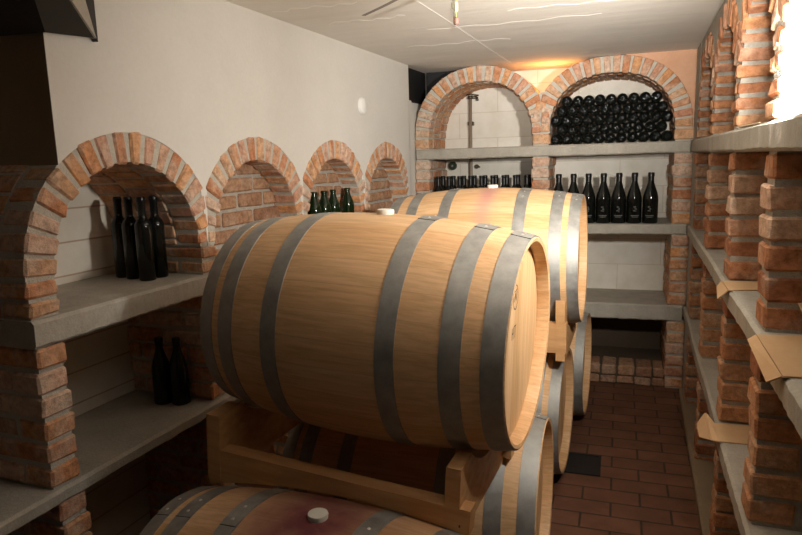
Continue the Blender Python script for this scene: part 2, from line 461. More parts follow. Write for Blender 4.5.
for i, (a0, a1) in enumerate(lp):
    mb = MB()
    add_pier(mb, map_left, a0, a1, LU, LSPR, LDEP, .057)
    add_pier(mb, map_left, a0+.004, a1-.002, LL, LU-LT, LDEP)
    add_pier(mb, map_left, a0+.02, a1+.015, 0, LL-LB, LDEP)
    structure(mb, 'brick_pillar', BMP, names_l[i], 'pillar', 'left wall pillars')
# plaster above the arches: one wall with the arch outlines cut out of its lower edge
def ext(y):
    z = LSPR
    for Q in Qs:
        for i in range(len(Q)-1):
            x0, x1 = sorted((Q[i][0], Q[i+1][0]))
            if x0 <= y <= x1 and x1 > x0:
                u = (y-Q[i][0])/(Q[i+1][0]-Q[i][0]); z = max(z, Q[i][1]+(Q[i+1][1]-Q[i][1])*u)
    return z
mb = MB()
ys = [1.492] + [1.492+(4.452-1.492)*i/150 for i in range(1, 151)]
prof = [(y, ext(y)-.004) for y in ys]
D0, D1 = .004, .62
for i in range(len(ys)-1):
    (y0, z0), (y1, z1) = prof[i], prof[i+1]
    for d, flip in ((D0, 0), (D1, 1)):
        mb.add([map_left(y0, z0, d), map_left(y1, z1, d), map_left(y1, CEIL+.02, d), map_left(y0, CEIL+.02, d)], [(0,1,2,3)], 0)
    mb.add([map_left(y0, z0, D0), map_left(y1, z1, D0), map_left(y1, z1, D1), map_left(y0, z0, D1)], [(0,1,2,3)], 0)
y0, z0 = prof[0]
mb.add([map_left(y0, z0, D0), map_left(y0, CEIL+.02, D0), map_left(y0, CEIL+.02, D1), map_left(y0, z0, D1)], [(0,1,2,3)], 1)
mb.box(4.44, 4.50, 0, 2.06, .004, .62, 0, fn=map_left); mb.box(4.44, 5.25, 0, CEIL+.02, .062, .62, 0, fn=map_left)           # solid end of the wall by the back arcade
structure(mb, 'wall_left', [M['plaster'], M['brown']], 'pale grey plastered left wall above the row of brick arches', 'wall')
for a in lc[1:]:                                     # shallow niches closed with a brick back
    mb = MB(); mb.box(a-.34, a+.34, LU, 1.70, .124, .20, 1, fn=map_left); k = 0; z = LU+.006
    while z < 1.70:
        x = a-.34-(.11 if k % 2 else 0)
        while x < a+.34:
            l = random.uniform(.19,.24); x0, x1 = max(x, a-.34), min(x+l, a+.34)
            if x1-x0 > .03: mb.box(x0, x1, z, z+.060+random.uniform(-.003,.003),   .114+random.uniform(-.004,.004), .17, 0, .007, .003, fn=map_left)
            x += l+.013
        z += .074; k += 1
    structure(mb, 'wall_niche_back', [M['brick_dull'], M['mortar']], 'brick back of a left wall niche, ' + ('second from the camera', 'third, behind the green bottles', 'farthest from the camera')[lc.index(a)-1], 'wall')
mb = MB()
mb.box(1.34, 4.452, 0, CEIL, LDEP, LDEP+.12, 0, fn=map_left)
structure(mb, 'wall_niche_left', M['white_y'], 'white painted block wall at the back of the left niches', 'wall')
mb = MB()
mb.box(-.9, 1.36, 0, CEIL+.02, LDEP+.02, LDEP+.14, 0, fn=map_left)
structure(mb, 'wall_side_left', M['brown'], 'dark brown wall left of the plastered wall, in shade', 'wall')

# ---------------- back wall arcade
BU, BM_, BL = 1.718, 1.163, .601
BTU, BTM, BTL = .077, .07, .112
b1, b2 = -.976, -.070
bw1, bw2 = .379, .405
bp = [(-1.47, -1.355), (-.597, -.475), (.335, .462)]
add = []
mb = MB(); QB1 = add_arch(mb, map_back, b1, bw1, .382, 1.803, BDEP, 2.15, .112, zmax=CEIL+.004, cl=.494, cr=.440)
structure(mb, 'brick_arch', BMP, 'brick arch in the back wall, on the left, with a bare pipe inside', 'arch', 'back wall arches')
mb = MB(); QB2 = add_arch(mb, map_back, b2, bw2, .382, 1.803, BDEP, 2.35, .112, zmax=CEIL+.004, cl=.466, cr=.531)
structure(mb, 'brick_arch', BMP, 'brick arch in the back wall, on the right, filled with a pile of lying bottles', 'arch', 'back wall arches')
nb_ = ['brick pillar of the back wall, at its left corner', 'brick pillar of the back wall between its two arches', 'brick pillar of the back wall, at its right corner']
for i, (a0, a1) in enumerate(bp):
    mb = MB()
    add_pier(mb, map_back, a0, a1, BU, 1.803, BDEP)
    add_pier(mb, map_back, a0, a1, BM_, BU-BTU, BDEP)
    add_pier(mb, map_back, a0+.003, a1-.003, BL, BM_-BTM, BDEP)
    add_pier(mb, map_back, a0, a1-.004, 0, BL-BTL, BDEP)
    structure(mb, 'brick_pillar', BMP, nb_[i], 'pillar', 'back wall pillars')
mb = MB(); mb.box(-1.6, 1.0, BY+BDEP, BY+BDEP+.12, .40, CEIL+.02, 0)
structure(mb, 'wall_back', M['white_x'], 'white painted block wall behind the two back arches', 'wall')
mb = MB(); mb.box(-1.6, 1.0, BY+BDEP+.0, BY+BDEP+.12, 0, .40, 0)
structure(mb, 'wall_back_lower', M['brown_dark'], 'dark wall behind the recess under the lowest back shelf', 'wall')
# plinth of bricks at the foot of the recess
mb = MB(); mb.box(-.475, .335, BY+.015, BY+BDEP, 0, .135, 2)
x = -.470
while x < .30:
    w = random.uniform(.10, .13)
    mb.box(x, min(x+w, .333), BY, BY+.2, .07, .142, 0, .008, .004); mb.box(x-.01, min(x+w*.95, .333), BY, BY+.2, .006, .062, 0, .008, .004); x += w+.014
structure(mb, 'trim_1', [M['brick_dull'], M['mortar'], M['brown_dark']], 'low brick plinth at the foot of the back wall', 'trim')
# mortar that fills the foot of the gap between the rings, and the render right of the second ring
mb = MB()
mb.prism([(-.60, 1.80), (-.475, 1.80), (-.475, 1.90), (-.47, 2.03), (-.500, 2.085), (-.545, 2.085), (-.585, 2.03), (-.60, 1.90)], .012, BDEP, lambda a, b, t: map_back(a, b, t), 1)
for k, z in enumerate((1.815, 1.892, 1.969)):
    if k == 2:
        mb.box(-.572, -.505, z, z+.058, .0, .2, 0, .007, .003, fn=map_back)
    else:
        mb.box(-.592, -.541, z, z+.06, .002, .2, 0, .007, .003, fn=map_back); mb.box(-.530, -.479, z, z+.06, -.002, .2, 0, .007, .003, fn=map_back)
structure(mb, 'trim_2', BMP, 'brick and mortar infill between the two back arches', 'trim')
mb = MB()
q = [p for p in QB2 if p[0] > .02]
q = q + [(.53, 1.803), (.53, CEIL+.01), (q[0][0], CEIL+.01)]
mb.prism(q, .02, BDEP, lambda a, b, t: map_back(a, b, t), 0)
structure(mb, 'trim_3', M['glow_render'], 'pinkish render right of the right back arch, orange glow painted into its colour', 'trim')

# ---------------- right wall arcade
rp = [(1.13, 1.25), (1.88, 2.00), (2.63, 2.75), (3.47, 3.60), (4.30, 4.42)]
RSPR = 1.835
nr = ['brick pillar on the right wall at the frame edge, before the brightest one', 'brick pillar on the right wall, nearest of the row, glaring white at its top', 'brick pillar on the right wall, second from the camera, with cardboard beside it', 'brick pillar on the right wall, third from the camera', 'brick pillar on the right wall, next to the back wall corner']
for i, (a0, a1) in enumerate(rp):
    mb = MB()
    add_pier(mb, map_right, a0, a1, BU, RSPR, RDEP, .060)
    add_pier(mb, map_right, a0, a1, BM_, BU-.077, RDEP, .080)
    add_pier(mb, map_right, a0+.003, a1+.004, BL, BM_-.072, RDEP, .080)
    add_pier(mb, map_right, a0, a1, 0, BL-.075, RDEP, .080)
    structure(mb, 'brick_pillar', BM, nr[i], 'pillar', 'right wall pillars')
ra = ['nearest the camera, over the brightest corner', 'second from the camera, left of the glaring pillar', 'third from the camera', 'farthest from the camera']
QR = []
for i in range(4):
    a0, a1 = rp[i][1], rp[i+1][0]; c = (a0+a1)/2; w = (a1-a0)/2
    mb = MB(); QR.append(add_arch(mb, map_right, c, w, .322, RSPR, RDEP, 2.1, .11, zmax=CEIL, cl=w+.058, cr=w+.058))
    structure(mb, 'brick_arch', BM, 'tall brick arch in the right wall, ' + ra[i], 'arch', 'right wall arches')
mb = MB()
def extr(y):
    z = RSPR
    for Q in QR:
        for i in range(len(Q)-1):
            x0, x1 = sorted((Q[i][0], Q[i+1][0]))
            if x0 <= y <= x1 and x1 > x0:
                u = (y-Q[i][0])/(Q[i+1][0]-Q[i][0]); z = max(z, Q[i][1]+(Q[i+1][1]-Q[i][1])*u)
    return z
ys = [1.13+(4.42-1.13)*i/160 for i in range(161)]
for i in range(160):
    z0, z1 = extr(ys[i])-.004, extr(ys[i+1])-.004
    c = [map_right(ys[i], z0, .006), map_right(ys[i+1], z1, .006), map_right(ys[i+1], CEIL+.02, .006), map_right(ys[i], CEIL+.02, .006)]
    mb.add(c, [(0,1,2,3)], 0)
    mb.add([map_right(ys[i], z0, .006), map_right(ys[i+1], z1, .006), map_right(ys[i+1], z1, RDEP), map_right(ys[i], z0, RDEP)], [(0,1,2,3)], 0)
mb.box(4.42, 4.72, 0, CEIL+.02, .004, RDEP, 0, fn=map_right)
structure(mb, 'wall_right', M['mortar'], 'rough mortared right wall above the tall brick arches', 'wall')
mb = MB(); mb.box(-.9, 5.3, 0, CEIL+.02, RDEP, RDEP+.12, 0, fn=map_right)
structure(mb, 'wall_niche_right', M['plaster'], 'plastered wall at the back of the right niches', 'wall')
mb = MB(); mb.box(.9, 4.6, 0, .055, -.022, RDEP, 0, .01, .0, fn=map_right)
structure(mb, 'trim_4', M['brown'], 'low kerb along the foot of the right wall', 'trim')

# ---------------- shell
mb = MB(); mb.box(-2.9, 1.3, -.2, 5.4, -.12, 0, 0)
structure(mb, 'floor', M['floor'], 'dark red terracotta brick paved floor', 'floor')
mb = MB(); mb.box(-2.9, 1.3, .55, 5.4, CEIL, CEIL+.12, 0)
def ridge(pts, w, h, mi):
    for i in range(len(pts)-1):
        (x0, y0), (x1, y1) = pts[i], pts[i+1]; d = Vector((x1-x0, y1-y0)); nn = Vector((-d.y, d.x)).normalized()*w/2
        mb.add([(x0-nn.x, y0-nn.y, CEIL), (x0, y0, CEIL-h), (x0+nn.x, y0+nn.y, CEIL), (x1-nn.x, y1-nn.y, CEIL), (x1, y1, CEIL-h), (x1+nn.x, y1+nn.y, CEIL)],
               [(0,3,4,1), (1,4,5,2)], mi)
ridge([(-.84,1.2),(-.835,2.4),(-.80,3.2),(-.775,4.1),(-.75,4.7)], .012, .002, 1)
def wob(y, x0, x1, a):
    n = 14; return [(x0+(x1-x0)*i/n, y+a*math.sin(i*1.7+y*9)+a*.6*math.sin(i*.6+y*3)) for i in range(n+1)]
for y, x0, x1, a, w in ((2.37,-1.5,-1.0,.012,.006),(2.62,-1.45,-1.05,.02,.007),(2.95,-1.35,-.95,.02,.006),(3.32,-.95,-.1,.018,.006),(3.75,-1.2,-.6,.02,.006),(3.05,-.5,.1,.015,.005)):
    ridge(wob(y, x0, x1, a), w, .0012, 1)
ridge([(-1.125,2.865),(-.98,2.735),(-.83,2.59)], .022, .001, 2)
structure(mb, 'ceiling', [M['ceiling'], M['ridge'], M['groove']], 'low white plastered ceiling with cracks and ridges', 'ceiling')

# ------------------------------------------------------------------ shelves
def shelf(fn, a0, a1, z, th, d0, d1, label, name='concrete_shelf', group=None):
    mb = MB(); n = max(4, int((a1-a0)/.025)); random.seed(int(z*1000)+int(a0*77))
    rows = []
    for i in range(n+1):
        a = a0+(a1-a0)*i/n; j = random.uniform(-.0013,.0013)+.002*math.sin(a*5+z*9); k = random.uniform(-.002,.002)+.0015*math.sin(a*7)
        rows.append([(a, z, d1), (a, z, d0+j+.010), (a, z-.009+k*.3, d0+j), (a, z-th+.008+k, d0+j+.002), (a, z-th+k, d0+j+.010), (a, z-th, d1)])
    vs = [fn(*p) for r in rows for p in r]; fs = []
    for i in range(n):
        for k in range(6):
            k2 = (k+1) % 6; fs.append((i*6+k, i*6+k2, (i+1)*6+k2, (i+1)*6+k))
    fs += [tuple(range(6)), tuple(n*6+k for k in range(6))[::-1]]
    mb.add(vs, fs, 0)
    return tag(mb.build(name, M['concrete']), label, 'shelf', group)
shelf(map_left, 1.335, 4.452, LU, LT, -.012, LDEP, 'upper concrete shelf along the left wall, under the arches')
shelf(map_left, .2, 4.452, LL, LB, -.014, LDEP, 'lower concrete shelf along the left wall, with two dark bottles on it')
shelf(map_back, -1.455, .436, BU, BTU, -.012, BDEP, 'top concrete shelf of the back wall, under the pile of lying bottles')
shelf(map_back, -1.455, .434, BM_, BTM, -.010, BDEP, 'middle concrete shelf of the back wall, with rows of standing bottles')
shelf(map_back, -1.455, .432, BL, BTL, -.012, BDEP, 'lowest concrete shelf of the back wall, empty')
shelf(map_right, .9, 4.69, BU, .077, -.012, RDEP, 'top concrete shelf along the right wall, with a pale sheet on it')
shelf(map_right, .9, 4.69, BM_, .072, -.012, RDEP, 'middle concrete shelf along the right wall, with two cardboard pieces')
shelf(map_right, .9, 4.69, BL, .075, -.012, RDEP, 'lowest concrete shelf along the right wall, with one bent cardboard piece')

# ------------------------------------------------------------------ barrels
BL2, RB, RH = .480, .36, .313
def rad(x): return RB-(RB-RH)*(x/BL2)**2
HOOPS = [(.418,.4765), (.31,.367), (.135,.19), (-.235,-.18), (-.402,-.347), (-.480,-.430)]
SEG = 84
def make_body(mat):
    mb = MB()
    xs = [-BL2+2*BL2*i/28 for i in range(29)]
    prof = [(RH-.013, -BL2+.003), (RH-.003, -BL2)] + [(rad(x), x) for x in [-BL2+.006]+xs[1:-1]+[BL2-.006]] + [(RH-.003, BL2), (RH-.013, BL2-.003)]
    mb.lathe(prof, SEG, 0, 'x')
    # inside of the chime, down to the head groove
    for s in (-1, 1): mb.lathe([(RH-.013, s*(BL2-.003)), (RH-.019, s*(BL2-.034)), (RH-.016, s*(BL2-.05))], SEG, 1, 'x')
    return mb.build('staves', [mat, M['chime']], None, True, 40)
def make_hoop(x0, x1, ang):
    mb = MB(); t = .0022
    n = 5; xs = [x0+(x1-x0)*i/(n-1) for i in range(n)]
    prof = [(rad(x0)-.002, x0)] + [(rad(x)+t, x) for x in xs] + [(rad(x1)-.002, x1)]
    mb.lathe(prof, SEG, 0, 'x')
    # overlapping riveted end of the strap
    c = (x0+x1)/2; vs = []; K = 8; span = .30
    for i in range(K+1):
        a = ang-span/2+span*i/K
        ww = (x1-x0)/2*(1.0 if 0 < i < K else .82)
        for x in (c-ww, c+ww):
            r = rad(x)+t+.0016; vs.append((x, r*math.sin(a), r*math.cos(a)))
    mb.add(vs, [(2*i, 2*i+1, 2*i+3, 2*i+2) for i in range(K)], 0)
    vs2 = []
    for da in (-.085, .07):
        a = ang+da; r = rad(c)+t+.0016
        for k in range(8):
            th = 2*PI*k/8; vs2.append((c+.0055*math.cos(th), r*math.sin(a)+.0055*math.sin(th)*math.cos(a), r*math.cos(a)-.0055*math.sin(th)*math.sin(a)))
        vs2.append((c, (r+.004)*math.sin(a), (r+.004)*math.cos(a)))
    mb.add(vs2, [(j*9+k, j*9+(k+1) % 8, j*9+8) for j in range(2) for k in range(8)], 1)
    # thin edge of the strap at its free end
    a = ang-span/2; e = []
    for x in (x0, x1):
        for r in (rad(x)+t-.001, rad(x)+t+.0017): e.append((x, r*math.sin(a-.002), r*math.cos(a-.002)))
    mb.add(e, [(0,1,3,2)], 2)
    return mb.build('hoop', [M['steel'], M['rivet'], M['pit']], None, True, 35)
def make_head(s):
    mb = MB(); x = s*(BL2-.042)
    mb.lathe([(.0001, x), (RH-.10, x), (RH-.02, x), (RH-.016, x-s*.014), (.0001, x-s*.014)], 64, 0, 'x')
    return mb.build('head', M['head'], None, True, 30)
def make_bung(x):
    mb = MB(); z = rad(x)-.006
    mb.lathe([(.0001, z), (.026, z), (.028, z+.014), (.0265, z+.0195), (.022, z+.021), (.0001, z+.021)], 20, 0, 'z', (x, 0, 0))
    return mb.build('bung', M['bung'], None, True, 40)
def barrel(loc, yaw, tilt, label, mat, bung, hoopang, proto=None, flip=False):
    r = empty('wine_barrel', (loc[0], loc[1], loc[2]-RB), (0, tilt if flip else -tilt, yaw+(PI if flip else 0)))
    tag(r, label, 'barrel', 'wine barrels')
    parts = []
    if proto is None:
        parts.append(make_body(mat)); parts += [make_head(1), make_head(-1)]
        for (x0, x1), a in zip(HOOPS, hoopang): parts.append(make_hoop(x0, x1, a))
        if bung is not None: parts.append(make_bung(bung))
    else:
        for ch in proto.children:
            if ch.name.startswith('bung'): continue
            c = ch.copy(); col.objects.link(c); parts.append(c)
            if ch.name.startswith('staves') and mat != M['oak']:
                c.data = ch.data.copy(); c.data.materials[0] = mat
        if bung is not None: parts.append(make_bung(bung))
    for p in parts: p.parent = r; p.location = (0, 0, RB)
    return r
HA = [.02, .03, .02, .35, .25, .3]
A = barrel((-.730,1.903,1.12), -.078, -.039, 'large oak wine barrel on top in front, resting on the nearer wooden cradle', M['oak'], .006, HA)
B = barrel((-.637,3.285,1.132), -.024, .010, 'oak wine barrel on top behind the front one, with a faint pink streak', M['oak_pink'], -.03, HA, A, True)
HB = [-.10, .05, -.05, -.12, -.1, -.1]
Cc = barrel((-.746,1.405,.36), -.10, 0, 'oak wine barrel on the floor nearest the camera, stained wine red around its bung', M['oak_wine'], .015, HB)
D = barrel((-.712,2.28,.36), 0, 0, 'oak wine barrel on the floor right under the top front barrel', M['oak'], .03, [.25, .5, .4, .3, .3, .3], None)
E_ = barrel((-.705,3.24,.36), -.05, 0, 'third oak wine barrel along the floor, right under the rear top barrel', M['oak'], None, HA, D, True)
F_ = barrel((-.640,4.03,.36), -.04, 0, 'oak wine barrel on the floor farthest back, close to the back shelves', M['oak'], None, HA, A, True)
# small branded stamp and letters on the front barrel's head
mb = MB(); xh = BL2-.042+.0006
def strip(pts, w, x=xh):
    for i in range(len(pts)-1):
        p, q = Vector(pts[i]), Vector(pts[i+1]); d = (q-p).normalized(); n = Vector((-d.y, d.x))*w/2
        mb.add([(x, *(p-n)), (x, *(p+n)), (x, *(q+n)), (x, *(q-n))], [(0,1,2,3)], 0)
cy, cz = -.035, .140
strip([(cy+.028*math.cos(t*PI/12), cz+.036*math.sin(t*PI/12)) for t in range(25)], .0035)
strip([(cy-.016, cz-.012), (cy-.006, cz+.014), (cy+.004, cz-.010), (cy+.014, cz+.016)], .004)
strip([(cy-.018, cz+.018), (cy+.016, cz+.022)], .003)
def stamp(mb, name, label):
    st = mb.build(name, M['ink'], None, True); st['label'] = label
    st.parent = [c for c in A.children if c.name.startswith('head')][0]
stamp(mb, 'brand_stamp', 'small dark oval stamp burnt into the head'); mb = MB()
cz2 = .035; cy2 = -.045
strip([(cy2-.020, cz2-.018), (cy2-.020, cz2+.018)], .004); strip([(cy2-.004, cz2-.018), (cy2-.004, cz2+.018)], .004); strip([(cy2-.020, cz2), (cy2-.004, cz2)], .004)
strip([(cy2+.016, cz2-.018), (cy2+.016, cz2+.018)], .004); strip([(cy2+.005, cz2+.018), (cy2+.027, cz2+.018)], .004)
stamp(mb, 'brand_letters', 'small dark letters burnt into the head')

# ------------------------------------------------------------------ wooden cradles under the two top barrels
def barrel_surf(bars, X, Y):      # highest barrel surface under a point
    z = 0
    for cx, cy, yw in bars:
        s_ = (X-cx)*math.cos(yw)+(Y-cy)*math.sin(yw); dp = -(X-cx)*math.sin(yw)+(Y-cy)*math.cos(yw)
        r = rad(min(abs(s_), BL2))+.006
        if abs(dp) < r and abs(s_) < BL2+.02: z = max(z, .36+math.sqrt(r*r-dp*dp))
    return z
def cradle(loc, yaw, tilt, xl, xr, y0, y1, zb, ztop, zbeam, hbeam, over, bars, label):
    r = empty('barrel_cradle', loc, (0, -tilt, yaw)); tag(r, label, 'cradle', 'wooden barrel cradles')
    def low(x, y, z):
        X = loc[0]+x*math.cos(yaw)-y*math.sin(yaw); Y = loc[1]+x*math.sin(yaw)+y*math.cos(yaw)
        return max(z, barrel_surf(bars, X, Y)+.001-loc[2]-x*math.sin(tilt))
    for x0, x1 in ((xl-.004, xl+.044), (xr-.042, xr)):
        rr = max(rad(x0), rad(x1))+.006; n = 36
        top = []; bot = []
        for i in range(n+1):
            y = y0-.054+(y1-y0+.108)*i/n
            z = -math.sqrt(max(rr*rr-y*y, 0)) if abs(y) < rr else 0
            b = max(low(x0, y, zb), low(x1, y, zb), low((x0+x1)/2, y, zb))
            t = min(ztop, z); top.append((y, t)); bot.append((y, min(b, t-.01)))
        mb = MB(); mb.prism(top+bot[::-1], x0, x1, lambda a, b, t: Vector((t, a, b)), 0)
        mb.build('saddle', M['pine'], r)
    for ya, yb in ((y0-.052, y0-.001), (y1+.001, y1+.052)):
        mb = MB(); n = 24; xa, xb = xl, xr+over; bot = []
        for i in range(n+1):
            x = xa+(xb-xa)*i/n
            bot.append((x, min(zbeam-.03, max(low(x, ya, zbeam-hbeam), low(x, yb, zbeam-hbeam), low(x, (ya+yb)/2, zbeam-hbeam)))))
        mb.prism(bot+[(xb, zbeam), (xa, zbeam)], ya, yb, lambda a, b, t: Vector((a, t, b)), 0)
        for x in (xa+.03, xb-.03):
            mb.lathe([(.0001, ya-.001), (.0045, ya-.001), (.0045, ya+.003)], 10, 1, 'y', (x, 0, zbeam-.05))
        mb.build('beam', [M['pine'], M['pit']], r)
    return r
cradle((-.728,1.903,1.110), -.070, -.058, -.440, .390, -.275, .165, -.475, -.258, -.372, .16, .030, ((-.746,1.405,-.10), (-.712,2.28,0)), 'wooden cradle under the top front barrel, between it and the floor barrels')
cradle((-.637,3.285,1.132), -.024, .010, -.44, .420, -.255, .255, -.44, -.150, -.262, .14, .006, ((-.705,3.24,-.05), (-.640,4.03,-.04)), 'wooden cradle under the rear top barrel, mostly hidden by the front one')

# ------------------------------------------------------------------ bottles
def lathe_obj(name, prof, mat, seg=20, parent=None):
    mb = MB(); mb.lathe(prof, seg); o = mb.build(name, mat, parent, True, 45); return o
def make_bottle(kind):
    r = empty('wine_bottle', (0,0,0))
    if kind == 'slim':       # tall slim bordeaux
        h, R, n = .315, .032, .0135
        pr = [(.0001,.012),(.018,.006),(.028,0),(R,.004),(R,.20),(R*.97,.212),(.026,.222),(.017,.234),(n,.247),(n,h-.02)]
        top = [(n+.001,h-.075),(n+.001,h-.022),(n+.0025,h-.020),(n+.0025,h-.006),(n,h),(.0001,h)]
    elif kind == 'burg':     # sloping shoulders
        h, R, n = .272, .0365, .0140
        pr = [(.0001,.012),(.02,.006),(.032,0),(R,.004),(R,.135),(R*.96,.155),(R*.80,.180),(R*.58,.203),(n+.002,.222),(n,.235),(n,h-.02)]
        top = [(n+.001,h-.055),(n+.001,h-.02),(n+.0025,h-.018),(n+.0025,h-.006),(n,h),(.0001,h)]
    elif kind == 'green':
        h, R, n = .270, .0385, .0150
        pr = [(.0001,.012),(.02,.006),(.034,0),(R,.004),(R,.165),(R*.95,.182),(R*.78,.202),(R*.55,.222),(n+.002,.238),(n,.248),(n,h-.012)]
        top = [(n+.0005,h-.016),(n+.003,h-.014),(n+.003,h-.004),(n,h),(.0001,h)]
    elif kind == 'magnum':
        h, R, n = .350, .0512, .0180
        pr = [(.0001,.02),(.03,.008),(.046,0),(R,.006),(R,.165),(R*.97,.185),(R*.86,.212),(R*.68,.238),(R*.52,.262),(n+.003,.282),(n+.0005,.300),(n,h-.02)]
        top = [(n+.002,h-.075),(n+.0015,h-.03),(n+.004,h-.028),(n+.004,h-.008),(n+.001,h),(.0001,h)]
    else:                    # bordeaux standing close together
        h, R, n = .350, .0375, .0160
        pr = [(.0001,.012),(.022,.006),(.033,0),(R,.005),(R,.225),(R*.97,.24),(R*.8,.256),(n+.004,.272),(n,.285),(n,h-.02)]
        top = [(n+.0015,h-.075),(n+.001,h-.02),(n+.003,h-.018),(n+.003,h-.006),(n,h),(.0001,h)]
    o = lathe_obj('body', pr, M['glass_green'] if kind == 'green' else M['glass_black'], 24, r)
    f = lathe_obj('lip' if kind == 'green' else 'capsule', top, M['glass_green'] if kind == 'green' else M['foil'], 20, r)
    if kind == 'magnum':     # faint grey print on the front
        mb = MB()
        def arc(a0, a1, z0, z1):
            K = 5; R2 = R+.0006; vs = []
            for i in range(K+1):
                a = -PI/2+a0+(a1-a0)*i/K
                for z in (z0, z1): vs.append((R2*math.cos(a), R2*math.sin(a), z))
            mb.add(vs, [(2*i, 2*i+2, 2*i+3, 2*i+1) for i in range(K)], 0)
        for a0, a1, z0, z1 in ((-.22,.10,.112,.118),(-.05,.20,.098,.105),(-.24,-.02,.086,.092),(.02,.14,.084,.09),(-.55,.55,.052,.058),(-.4,.42,.043,.047)): arc(a0, a1, z0, z1)
        p = mb.build('label_print', M['print'], r); p['label'] = 'faint grey print'
    return r, h
def place(proto, loc, label, group, rz=0, first=False, rot=None):
    o = proto if first else copy_tree(proto)
    o.location = loc; o.rotation_euler = rot or (0, 0, rz)
    tag(o, label, 'bottle', group); return o
slim, _ = make_bottle('slim')
S = [(-1.838,2.009,'slim black wine bottle in the near left niche, deepest of the four'), (-1.770,1.989,'slim black wine bottle in the near left niche, second from the left'),
     (-1.690,1.966,'slim black wine bottle in the near left niche, the front one of the four'), (-1.690,2.034,'slim black wine bottle in the near left niche, right of the front one')]
for i, (x, y, l) in enumerate(S): place(slim, (x, y, LU), l, 'slim bottles in the near left niche', 0, i == 0)
burg, _ = make_bottle('burg')
place(burg, (-1.730,2.038,LL), 'left of two dark bottles on the lower left shelf', 'pair of bottles on the lower left shelf', 0, True)
place(burg, (-1.655,2.050,LL), 'right of two dark bottles on the lower left shelf, nearer the barrel', 'pair of bottles on the lower left shelf', .5)
green, _ = make_bottle('green')
G = [(-1.53,3.085,'leftmost'), (-1.53,3.207,'second from left'), (-1.53,3.327,'third from left'), (-1.53,3.53,'rightmost')]
for i, (x, y, l) in enumerate(G): place(green, (x, y, LU), 'dark green bottle in the third left niche, %s of four' % l, 'green bottles in the third left niche', i, i == 0)
mag, _ = make_bottle('magnum')
mx = [-.296, -.200, -.104, -.006, .092, .194]
mx = [-.415, -.312, -.209, -.106, -.003, .100, .206]
ords = ['leftmost', 'second from left', 'third from left', 'middle one', 'third from right', 'second from right', 'rightmost']
for i, x in enumerate(mx): place(mag, (x, BY+.085+random.uniform(-.006,.006), BM_), 'big black bottle on the right of the middle back shelf, %s of seven' % ords[i], 'big black bottles on the middle back shelf', random.uniform(-.15,.15), i == 0)
ORD = ['first', 'second', 'third', 'fourth', 'fifth', 'sixth', 'seventh', 'eighth', 'ninth', 'tenth', 'eleventh']
brd, _ = make_bottle('bordeaux')
k = 0
for row, (n, off, y) in enumerate(((9, 0, .075), (9, .016, .160))):
    for i in range(n):
        x = -1.312+off+i*(.0838 if row == 0 else .0822)
        place(brd, (x, BY+y, BM_), 'black bottle standing behind the rear top barrel, %s row, %s' % (('front', 'back')[row], ORD[i]+' from left'), 'bottles standing behind the rear barrel', 0, k == 0); k += 1
# pile of lying bottles, bases outwards
r = empty('lying_bottle', (0,0,0))
h, R, n = .30, .0362, .0145
lathe_obj('body', [(.0001,.034),(.004,.0335),(.009,.031),(.014,.0265),(.019,.018),(.0225,.008),(.0240,.001),(.0262,-.0015),(.0285,.001),(.0325,.0045),(.0350,.008),(R,.013),(R,.19),(R*.96,.205),(.026,.222),(n+.002,.24),(n,.25),(n,h),(.0001,h)], M['glass_black'], 32, r)
rows = [(11, -.434), (10, -.397), (11, -.436), (10, -.397), (9, -.361)]
rown = ['bottom', 'second', 'third', 'fourth', 'top']
k = 0
for j, (n, x0) in enumerate(rows):
    for i in range(n):
        x = x0+i*.0728+random.uniform(-.0008,.0008); z = BU+R+j*.0648+random.uniform(0,.001)
        o = r if k == 0 else copy_tree(r); k += 1
        o.location = (x, BY+.03+random.uniform(-.008,.012), z); o.rotation_euler = (-PI/2, 0, 0)
        tag(o, 'black bottle lying base outwards in the pile, %s row, %s' % (rown[j], ORD[i]+' from left'), 'bottle', 'pile of lying bottles')

# ------------------------------------------------------------------ small fittings
# pipe on the back wall
def pipe_():
    r = empty('wall_pipe', (-1.140, BY+BDEP-.045, BL)); tag(r, 'thin vertical pipe with a tap on top in the left back arch', 'pipe')
    mb = MB(); mb.tube([(0,0,.02),(0,0,1.505)], .013, 12); mb.build('pipe', M['pipe'], r)
    mb = MB(); mb.tube([(0,0,1.505),(0,0,1.530)], .019, 12); mb.tube([(-.02,0,1.515),(.055,-.005,1.515)], .011, 10); mb.tube([(.055,-.005,1.515),(.062,-.012,1.49)], .009, 8)
    t = mb.build('tap', M['brass'], r)
    mb = MB(); mb.tube([(-.03,-.012,1.535),(.01,-.012,1.541),(.07,-.012,1.528)], .006, 8); hnd = mb.build('handle', M['brass'], t)
    mb = MB(); mb.box(-.022,.022,-.004,.045,1.30,1.33,0,.004); mb.box(-.022,.022,-.004,.045,.5,.53,0,.004); mb.build('bracket', M['brass'], r)
pipe_()
r = empty('wall_valve', (-1.295, BY+BDEP, 1.585)); tag(r, 'small dark round valve on the back wall below the top shelf', 'valve')
mb = MB(); mb.lathe([(.0001,-.05),(.030,-.05),(.034,-.042),(.034,-.02),(.02,-.014),(.02,0)], 18, 0, 'y'); mb.build('knob', M['valve'], r, True, 40)
mb = MB(); mb.lathe([(.0001,-.062),(.009,-.062),(.010,-.05)], 12, 0, 'y'); mb.build('screw', M['steel'], r)
mb = MB(); mb.lathe([(.0001,-.03),(.014,-.03),(.018,-.02),(.018,0)], 14, 0, 'y')
mb.tube([(0,-.02,0),(.03,-.03,-.004)], .006, 8)
o = mb.build('pipe_cap', M['brass'], None, True, 40); o.location = (-1.100, BY+BDEP, 1.575); tag(o, 'tiny brown cap on the back wall just right of the pipe', 'cap')
